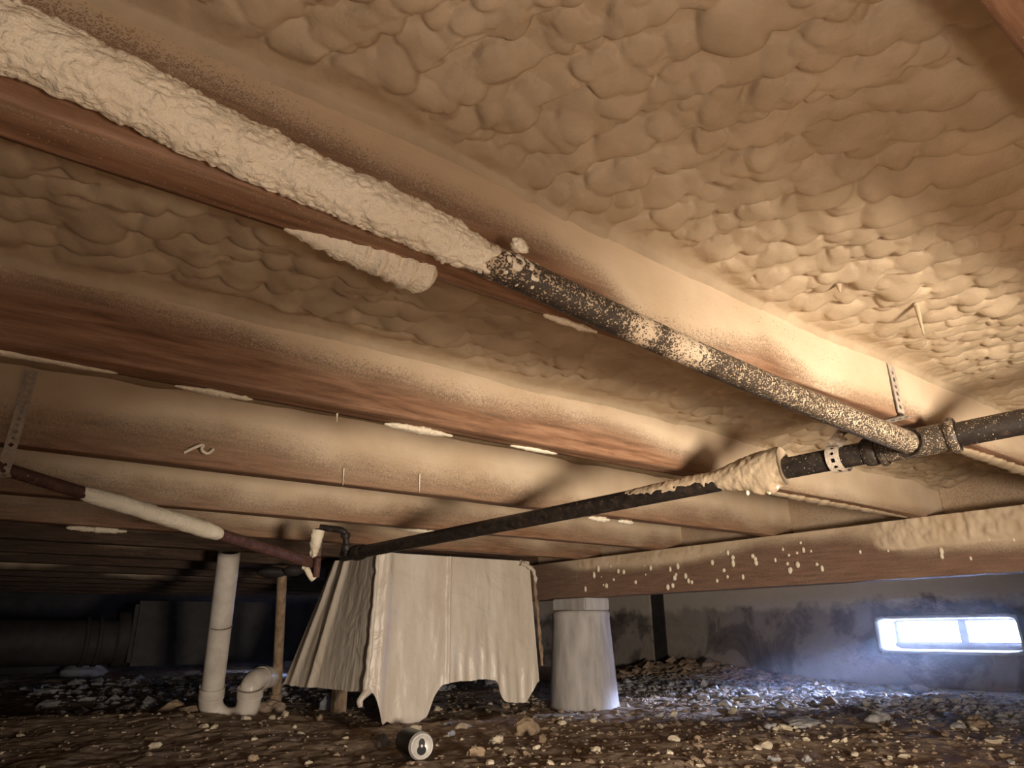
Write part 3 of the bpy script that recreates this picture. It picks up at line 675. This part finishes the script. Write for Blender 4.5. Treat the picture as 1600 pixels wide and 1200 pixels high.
# ------------------------------------------------------------ plastic wrapped duct
def sheet_duct():
    root = empty('wrapped_duct', (1.5, 2.6, -.2), 'boxy duct wrapped in creased cream plastic sheeting with a ragged hanging hem', 'duct')
    zt, zb = .272, -.20
    # front: y ~2.35 from x 1.15 to 1.85
    def panel(name, A, B, Ab, Bb, nrm, hem, seed, nu=170, nv=110, fold=.010, pl=None):
        u = np.linspace(0, 1, nu)[:, None]; v = np.linspace(0, 1, nv)[None]
        A, B, Ab, Bb = map(lambda q: np.array(q, float), (A, B, Ab, Bb))
        top = A + (B - A) * u[..., None]; bot = Ab + (Bb - Ab) * u[..., None]
        bot = bot + 0; bot[..., 2] += -hem(u)
        P = top * (1 - v[..., None]) + bot * v[..., None]
        wr = fold * (fbm(u * 5, v * 1.6, 0, seed, 3) * (.35 + .65 * v) + .5 * fbm(u * 22, v * 3, 0, seed + 4, 2) * v + .35 * np.abs(fbm(u * 5, v * 5, 0, seed + 8, 3)))
        if pl is not None: wr = wr + pl(u, v)
        edge = np.minimum(np.minimum(u, 1 - u) * 12, 1); wr = wr * (.25 + .75 * edge)
        P = P + wr[..., None] * np.array(nrm)
        V = P.reshape(-1, 3); n = len(V); F = grid_faces(nu, nv)
        V = np.vstack([V, V - np.array(nrm) * .0015]); F = np.vstack([F, grid_faces(nu, nv, off=n, flip=True)])
        return rel(root, raw_mesh(name, V, F))
    def hem_front(u):
        r = .004 * fbm(u * 20, 0 * u, 0, 5, 3) - .02 * sstep(.3, .5, u) * sstep(.95, .6, u)
        return r + .125 * sstep(.02, .09, u) * sstep(.40, .27, u) * (1 + .35 * fbm(u * 14, 0 * u, 1, 6, 2)) + .075 * sstep(.70, .78, u) * sstep(1.0, .90, u)
    crease = lambda u, v: .012 * np.exp(-((u - .44 + .02 * v) / .008) ** 2) + .012 * np.sin(u * 95 + 3 * v) * sstep(.55, .9, v) * sstep(.35, .55, u) * .35 + .02 * np.exp(-((u - .05) / .03) ** 2) 
    link('front_sheet', panel('front_sheet', (1.15, 2.35, zt), (1.86, 2.35, zt), (1.135, 2.34, zb), (1.885, 2.33, zb), (0, -1, 0), hem_front, 3, fold=.013, pl=crease), M_sheet, root)
    def hem_l(u): return .006 * fbm(u * 12, 0 * u, 0, 8, 3) + .0 * u
    pleat = lambda u, v: .018 * np.exp(-((u - .62) / .03) ** 2) + .016 * np.exp(-((u - .86) / .03) ** 2) + .004 * np.sin(u * 11) * v
    link('side_sheet', panel('side_sheet', (1.15, 2.35, zt), (1.17, 2.80, zt), (1.135, 2.34, zb), (1.06, 2.95, zb - .0), (-1, 0, 0), hem_l, 13, fold=.004, pl=pleat), M_sheet, root)
    link('side_sheet', panel('side_sheet', (1.86, 2.35, zt), (1.86, 2.95, zt), (1.885, 2.33, zb), (1.88, 2.98, zb), (1, 0, 0), hem_l, 14), M_sheet, root)
    mb = MB(); mb.box((1.18, 2.38, zb + .03), (1.83, 2.9, HJ - .001)); link('duct_box', rel(root, mb.mesh('duct_box')), M_dark, root)
    # torn edge on the right side and rolled rim at the top corner
    link('torn_edge', rel(root, tube('torn_edge', smooth_path([(1.862, 2.34, .255), (1.868, 2.325, .19), (1.873, 2.32, .10), (1.885, 2.32, -.02), (1.892, 2.318, -.14)]), .006, 12, .004, lambda t, th, Q: .007 * fbm(Q[..., 0] * 60, Q[..., 1] * 60, Q[..., 2] * 40, 15, 3))), M_brown, root)
    link('rolled_rim', rel(root, tube('rolled_rim', smooth_path([(1.80, 2.335, .262), (1.85, 2.33, .25), (1.873, 2.325, .22), (1.868, 2.325, .17)]), (.010, .006), 14, .003, lambda t, th, Q: .006 * fbm(Q[..., 0] * 50, Q[..., 1] * 50, Q[..., 2] * 50, 16, 3))), M_sheet, root)
    link('corner_fold', rel(root, tube('corner_fold', smooth_path([(1.148, 2.343, .265), (1.142, 2.335, .15), (1.135, 2.33, 0), (1.128, 2.33, -.12), (1.122, 2.33, -.205)]), (.006, .010), 14, .004, lambda t, th, Q: .005 * fbm(Q[..., 0] * 50, Q[..., 1] * 50, Q[..., 2] * 25, 17, 3))), M_sheet, root)
    # hanging flap
    link('hanging_flap', rel(root, tube('hanging_flap', smooth_path([(1.135, 2.33, -.19), (1.10, 2.32, -.215), (1.105, 2.32, -.24)]), (.016, .008), 12, .004, lambda t, th, Q: .006 * fbm(Q[..., 0] * 40, Q[..., 1] * 40, Q[..., 2] * 40, 19, 2))), M_sheet, root)
    # wooden stubs under it
    for (x, y) in ((1.2, 2.75), (1.32, 2.5)):
        mb = MB(); mb.box((x, y, GR - .03), (x + .05, y + .04, -.17)); link('leg', rel(root, mb.mesh('leg', bevel=.003)), M_brown, root)
sheet_duct()

# ------------------------------------------------------------ concrete bucket pier and a far one
def pier(x, y, label, group=None, top=.072):
    g = float(ground_h(np.array([x]), np.array([y]))[0]) - .008
    h = top - g; rb, rt = .142, .120; me_p = [(.001, 0), (rb + .002, 0), (rb + .002, .010), (rb, .014)]
    for k in range(1, 20): me_p.append((rb + (rt - rb) * k / 20, .014 + (h - .03) * k / 20))
    me_p += [(rt + .002, h - .028), (rt + .003, h - .010), (rt - .004, h - .001), (.001, h)]
    root = empty('concrete_pier', (x, y, g), label, 'pier', group)
    o = link('pier_body', lathe('pier_body', me_p, 64), M_conc, root)
    mb = MB(); mb.box((-.085, -.12, h), (.055, .085, h + .048)); cap = mb.mesh('cap_block', bevel=.004); link('cap_block', cap, M_conc, root)
    return root
pier(2.09, 2.29, 'grey bucket-shaped concrete pier under the left end of the girder')
pier(1.83, 5.0, 'distant pier behind the drain trap, its edge catching blue daylight', top=-.23)

# far duct in the dark
root = empty('flexible_duct', (-.2, 4.3, -.10), 'large round ribbed duct in the dark at the far left', 'duct')
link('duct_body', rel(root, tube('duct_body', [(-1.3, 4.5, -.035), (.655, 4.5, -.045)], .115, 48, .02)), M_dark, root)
for x in (.02, .08, .50, .56):
    link('rib', rel(root, tube('rib', [(x, 4.5, -.04), (x + .022, 4.5, -.04)], .128, 48, .01)), M_dark, root)
root = empty('plenum_box', (1.2, 4.6, -.1), 'dark bulky plenum standing in shadow behind the drain trap', 'duct')
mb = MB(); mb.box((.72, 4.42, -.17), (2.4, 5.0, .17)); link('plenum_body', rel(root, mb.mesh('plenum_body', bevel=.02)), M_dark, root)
me = tube('plenum_inlet', [(.66, 4.6, -.03), (.80, 4.6, -.03)], .15, 40, .02); link('plenum_inlet', rel(root, me), M_dark, root)

# light plaster pilaster in the corner
mb = MB(); mb.box((3.885, 3.40, -.5), (3.899, 3.505, HT - .01)); tag(link('shaded_gap_strip', mb.mesh('shaded_gap_strip'), M_dark), kind='structure')  # dark strip painted in for the shaded gap beside the pilaster
mb = MB(); mb.box((3.88, 3.51, -.5), (3.899, 4.3, HT - .2)); tag(link('trim_1', mb.mesh('trim_1', bevel=.01), M_wall), kind='structure')

# ------------------------------------------------------------ drink can
def can():
    c = P3(660, 1163, 1.62); g = float(ground_h(np.array([c[0]]), np.array([c[1]]))[0]); r = .031
    print('CAN', c, g)
    root = empty('drink_can', (c[0], c[1], g + .002), 'black drink can lying on its side, silver lid towards the viewer', 'can')
    # axis pointing back-left away from the lens
    prof = [(.001, 0.0045), (.0245, .0045), (.0255, 0), (.0272, 0), (.028, .003), (r, .010), (r, .105), (.029, .113), (.024, .117), (.001, .112)]
    # spin axis: local z of the lathe is the can axis
    vdir = Vector((.16, .98, .0)).normalized(); rot = vdir.to_track_quat('Z', 'Y').to_matrix().to_4x4()
    T = Matrix.Translation((c[0], c[1], g + r + .001)) @ rot
    def add(name, me, mat, par=None): me.transform(T); return link(name, rel(root, me), mat, par or root)
    add('can_body', lathe('can_body', prof[5:], 48), M_black)
    lid = add('lid', lathe('lid', prof[:6], 48), M_lid)
    # find local up in the lid's plane
    upl = rot.to_3x3().inverted() @ Vector((0, 0, 1)); ang = math.atan2(upl.y, upl.x)
    V = []; n = 40
    def disc(name, ox, rx, ry, z, mat, h=.0006):
        th = np.linspace(0, 2 * np.pi, n, endpoint=False)
        a, b = ox + rx * np.cos(th), ry * np.sin(th); xx = a * math.cos(ang) - b * math.sin(ang); yy = a * math.sin(ang) + b * math.cos(ang)
        mb = MB(); mb.add(np.vstack([np.stack([xx, yy, 0 * xx + z], 1), np.stack([xx, yy, 0 * xx + z - h], 1)]), [tuple(range(n))] + [tuple(range(2 * n - 1, n - 1, -1))] + [(i, n + i, n + (i + 1) % n, (i + 1) % n) for i in range(n)])
        add(name, mb.mesh(name), mat, lid)
    disc('mouth_hole', -.0085, .0105, .0115, .0044, M_hole); disc('pull_tab', .0055, .0115, .0078, .0044, M_dark, .0012); disc('rivet', .001, .003, .003, .0032, M_lid, .001)
can()

# ------------------------------------------------------------ rubble
def rock_V(sub, seed, flat=.6, amp=.7):
    V, F = ICO[sub]; s = 1 + amp * fbm(V[:, 0] * 1.4 + seed, V[:, 1] * 1.4, V[:, 2] * 1.4, seed, 3)
    V = V * s[:, None]; return V * np.array([1, .8, flat]), F
protos = []
for i in range(8):
    V, F = rock_V(3 if i % 2 else 2, 600 + i, [.6, .75, .35, .55, .8, .3, .5, .65][i]); me = raw_mesh('rubble', V, F, smooth=bool(i % 2))
    me.materials.append(M_debris[[0, 1, 2, 3, 0, 1, 0, 2][i]]); protos.append(me)
R = np.random.default_rng(77); cnt = 0; kn = ['cream', 'tan', 'brown', 'grey', 'cream', 'tan', 'cream', 'brown']
def inview(x, y):
    c = np.array([x, y, GR]) @ RM; return c[2] > .5 and -20 < 800 + 1065 * c[0] / c[2] < 1620 and 600 - 1065 * c[1] / c[2] < 1225
bl = [(1.15, 2.9), (2.09, 2.29), (1.25, 2.5), (1.05, 1.75)]
while cnt < 300:
    x = R.uniform(0, 3.6); y = R.uniform(.6, 3.4)
    if not inview(x, y): continue
    d_ = .5677 * x + .7504 * y; side = .8 * x - .6 * y
    if d_ > 3.1 or (side < -.1 and R.random() < .45): continue
    if any((x - a) ** 2 + (y - b) ** 2 < .16 ** 2 for a, b in bl[:2]) or (x - 1.02) ** 2 + (y - 1.6) ** 2 < .012: continue
    i = int(R.choice(8, p=[.22, .14, .09, .08, .20, .08, .14, .05])); s = .0045 * math.exp(R.normal(0.35, .45)) * (1 + .25 * (d_ - 1.5))
    o = bpy.data.objects.new('foam_chip' if kn[i] == 'cream' else 'stone_chip', protos[i]); COL.objects.link(o)
    g = float(ground_h(np.array([x]), np.array([y]))[0]); o.location = (x, y, g + s * .30); o.scale = (s * 1.3, s, s); o.rotation_euler = (R.uniform(-.4, .4), R.uniform(-.4, .4), R.uniform(0, 6.3))
    tag(o, {'cream': 'small cream foam chip scattered on the brown dirt', 'tan': 'small tan stone scattered on the brown dirt', 'brown': 'small dark brown clod on the dirt floor', 'grey': 'small grey mortar chip on the dirt floor'}[kn[i]],
        'foam chip' if kn[i] == 'cream' else 'stone', kn[i] + ' chips scattered over the dirt'); cnt += 1
def chunk(px, py, d, sx, sy, sz, mat, label, name='rubble_chunk', cat='rubble', seed=1, rot=0, amp=.7, sub=3, lift=.4):
    c = P3(px, py, d); g = float(ground_h(np.array([c[0]]), np.array([c[1]]))[0])
    V, F = rock_V(sub, seed, 1, amp); me = raw_mesh(name, V * np.array([sx, sy, sz]), F, smooth=False)
    o = link(name, me, mat, loc=(c[0], c[1], g + sz * lift)); o.rotation_euler = (0, 0, rot); return tag(o, label, cat)
chunk(743, 1162, 1.70, .022, .018, .018, M_debris[1], 'largest tan foam chunk on the dirt just right of the drink can', seed=3)
chunk(775, 1143, 1.9, .022, .018, .012, M_debris[0], 'flat cream chunk between the tan chunk and the hanging plastic hem', seed=4)
chunk(820, 1130, 2.1, .045, .03, .030, M_debris[1], 'ragged tan heap of foam in front of the pier', seed=5)
chunk(272, 1102, 2.7, .055, .04, .035, M_debris[1], 'orange-tan rock left of the drain trap', seed=6)
chunk(300, 1112, 2.6, .09, .03, .018, M_debris[2], 'long brown clod at the foot of the drain trap', seed=8)
chunk(600, 1135, 1.9, .02, .02, .02, M_debris[3], 'pale lump under the hanging plastic hem', seed=9)
chunk(650, 1120, 2.15, .02, .018, .016, M_debris[0], 'cream lump touching the plastic hem behind the can', seed=10)
chunk(705, 1128, 2.05, .014, .01, .012, M_frame, 'small mauve scrap behind the tan chunk', 'plastic_scrap', 'scrap', seed=11)
chunk(1250, 1125, 2.15, .075, .05, .014, M_debris[3], 'flat grey slab among the gravel right of the pier', 'mortar_slab', seed=12)
chunk(1370, 1128, 2.2, .05, .04, .022, M_debris[3], 'rounded grey stone below the window', seed=13)
chunk(1530, 1140, 2.1, .05, .04, .022, M_debris[2], 'dark stone near the right edge of the floor', seed=14)
chunk(420, 1112, 2.7, .06, .05, .035, M_debris[2], 'brown clod at the foot of the narrow upright pipe', seed=15)
chunk(130, 1056, 5.2, .16, .09, .07, M_frame, 'crumpled pale sheet in the dark at the far left', 'crumpled_sheet', 'sheet', seed=16, amp=.5)
chunk(512, 1087, 2.8, .03, .03, .035, M_frame, 'pale blue-lit scrap under the left of the wrapped duct', 'plastic_scrap', 'scrap', seed=17)
mb = MB(); mb.box((-.09, -.03, 0), (.09, .03, .010)); c = P3(862, 1118, 2.65); g = float(ground_h(np.array([c[0]]), np.array([c[1]]))[0])
o = link('wood_offcut', mb.mesh('wood_offcut', bevel=.002), M_debris[3], loc=(c[0] - .05, c[1] - .1, g)); o.rotation_euler = (0, 0, -.6); tag(o, 'short flat grey offcut lying in front of the pier', 'offcut')
# uncountable fine rubble
def thin(R, n, keep):
    p = np.stack([R.uniform(.1, 3.8, n), R.uniform(.5, 3.6, n)], 1); side = .8 * p[:, 0] - .6 * p[:, 1]
    return p[(side > -.05) | (R.uniform(0, 1, n) < keep)]
def gravel(n, name, label, mat, smin, smed, region, seed):
    R = np.random.default_rng(seed); V0, F0 = ICO[1]; Vs, Fs = [], []; k = 0; pts = region(R, n); g = ground_h(pts[:, 0], pts[:, 1])
    for i in range(len(pts)):
        s = smed * math.exp(R.normal(0, .5)); a = R.uniform(0, 6.3); V = V0 * (1 + .35 * R.standard_normal((len(V0), 1))) * np.array([s * 1.3, s, s * R.uniform(.4, .8)])
        c, q = math.cos(a), math.sin(a); Vs.append(np.stack([V[:, 0] * c - V[:, 1] * q + pts[i, 0], V[:, 0] * q + V[:, 1] * c + pts[i, 1], V[:, 2] + g[i] + s * .2], 1)); Fs.append(F0 + k); k += len(V0)
    o = link(name, raw_mesh(name, np.vstack(Vs), np.vstack(Fs), smooth=False), mat); tag(o, label, 'gravel', None, 'stuff')
gravel(9000, 'fine_rubble', 'fine brown grit and clods covering the dirt floor', M_debris[2], .002, .0034, lambda R, n: thin(R, n, .35), 1)
gravel(5200, 'pale_rubble', 'fine pale crumbs of foam and mortar over the dirt', M_debris[0], .002, .0028, lambda R, n: thin(R, n, .2), 2)
gravel(5200, 'mortar_rubble', 'pale mortar chips heaped in a band before the window wall', M_debris[3], .004, .0062, lambda R, n: np.stack([np.clip(3.15 + .26 * R.standard_normal(n), 2, 3.8), R.uniform(1.0, 3.3, n)], 1), 3)
gravel(1300, 'corner_rubble', 'brown rubble heaped in the corner behind the pier', M_debris[2], .004, .012, lambda R, n: np.clip(np.stack([3.6 + .16 * R.standard_normal(n), 2.95 + .35 * R.standard_normal(n)], 1), [3, 2], [3.8, 3.5]), 4)
gravel(1500, 'rear_rubble', 'chips glinting on the dark floor at the left rear', M_debris[3], .004, .010, lambda R, n: np.stack([R.uniform(.3, 3.0, n), R.uniform(3.3, 5.6, n)], 1), 5)

# ------------------------------------------------------------ dusty air glowing in front of the window
def haze():
    m = bpy.data.materials.new('dusty_air'); m.use_nodes = True; t = m.node_tree; t.nodes.clear()
    o = t.nodes.new('ShaderNodeOutputMaterial'); v = t.nodes.new('ShaderNodeVolumeScatter'); v.inputs['Density'].default_value = .08; v.inputs['Anisotropy'].default_value = .2
    v.inputs['Color'].default_value = (.82, .88, 1, 1); t.links.new(v.outputs[0], o.inputs['Volume'])
    mb = MB(); mb.box((2.75, .55, GR - .04), (XR - .001, 2.35, HJ - .16)); ob = link('haze', mb.mesh('haze'), m)
    tag(ob, 'bluish dusty haze in front of the bright vent window', 'haze', None, 'stuff')
haze()
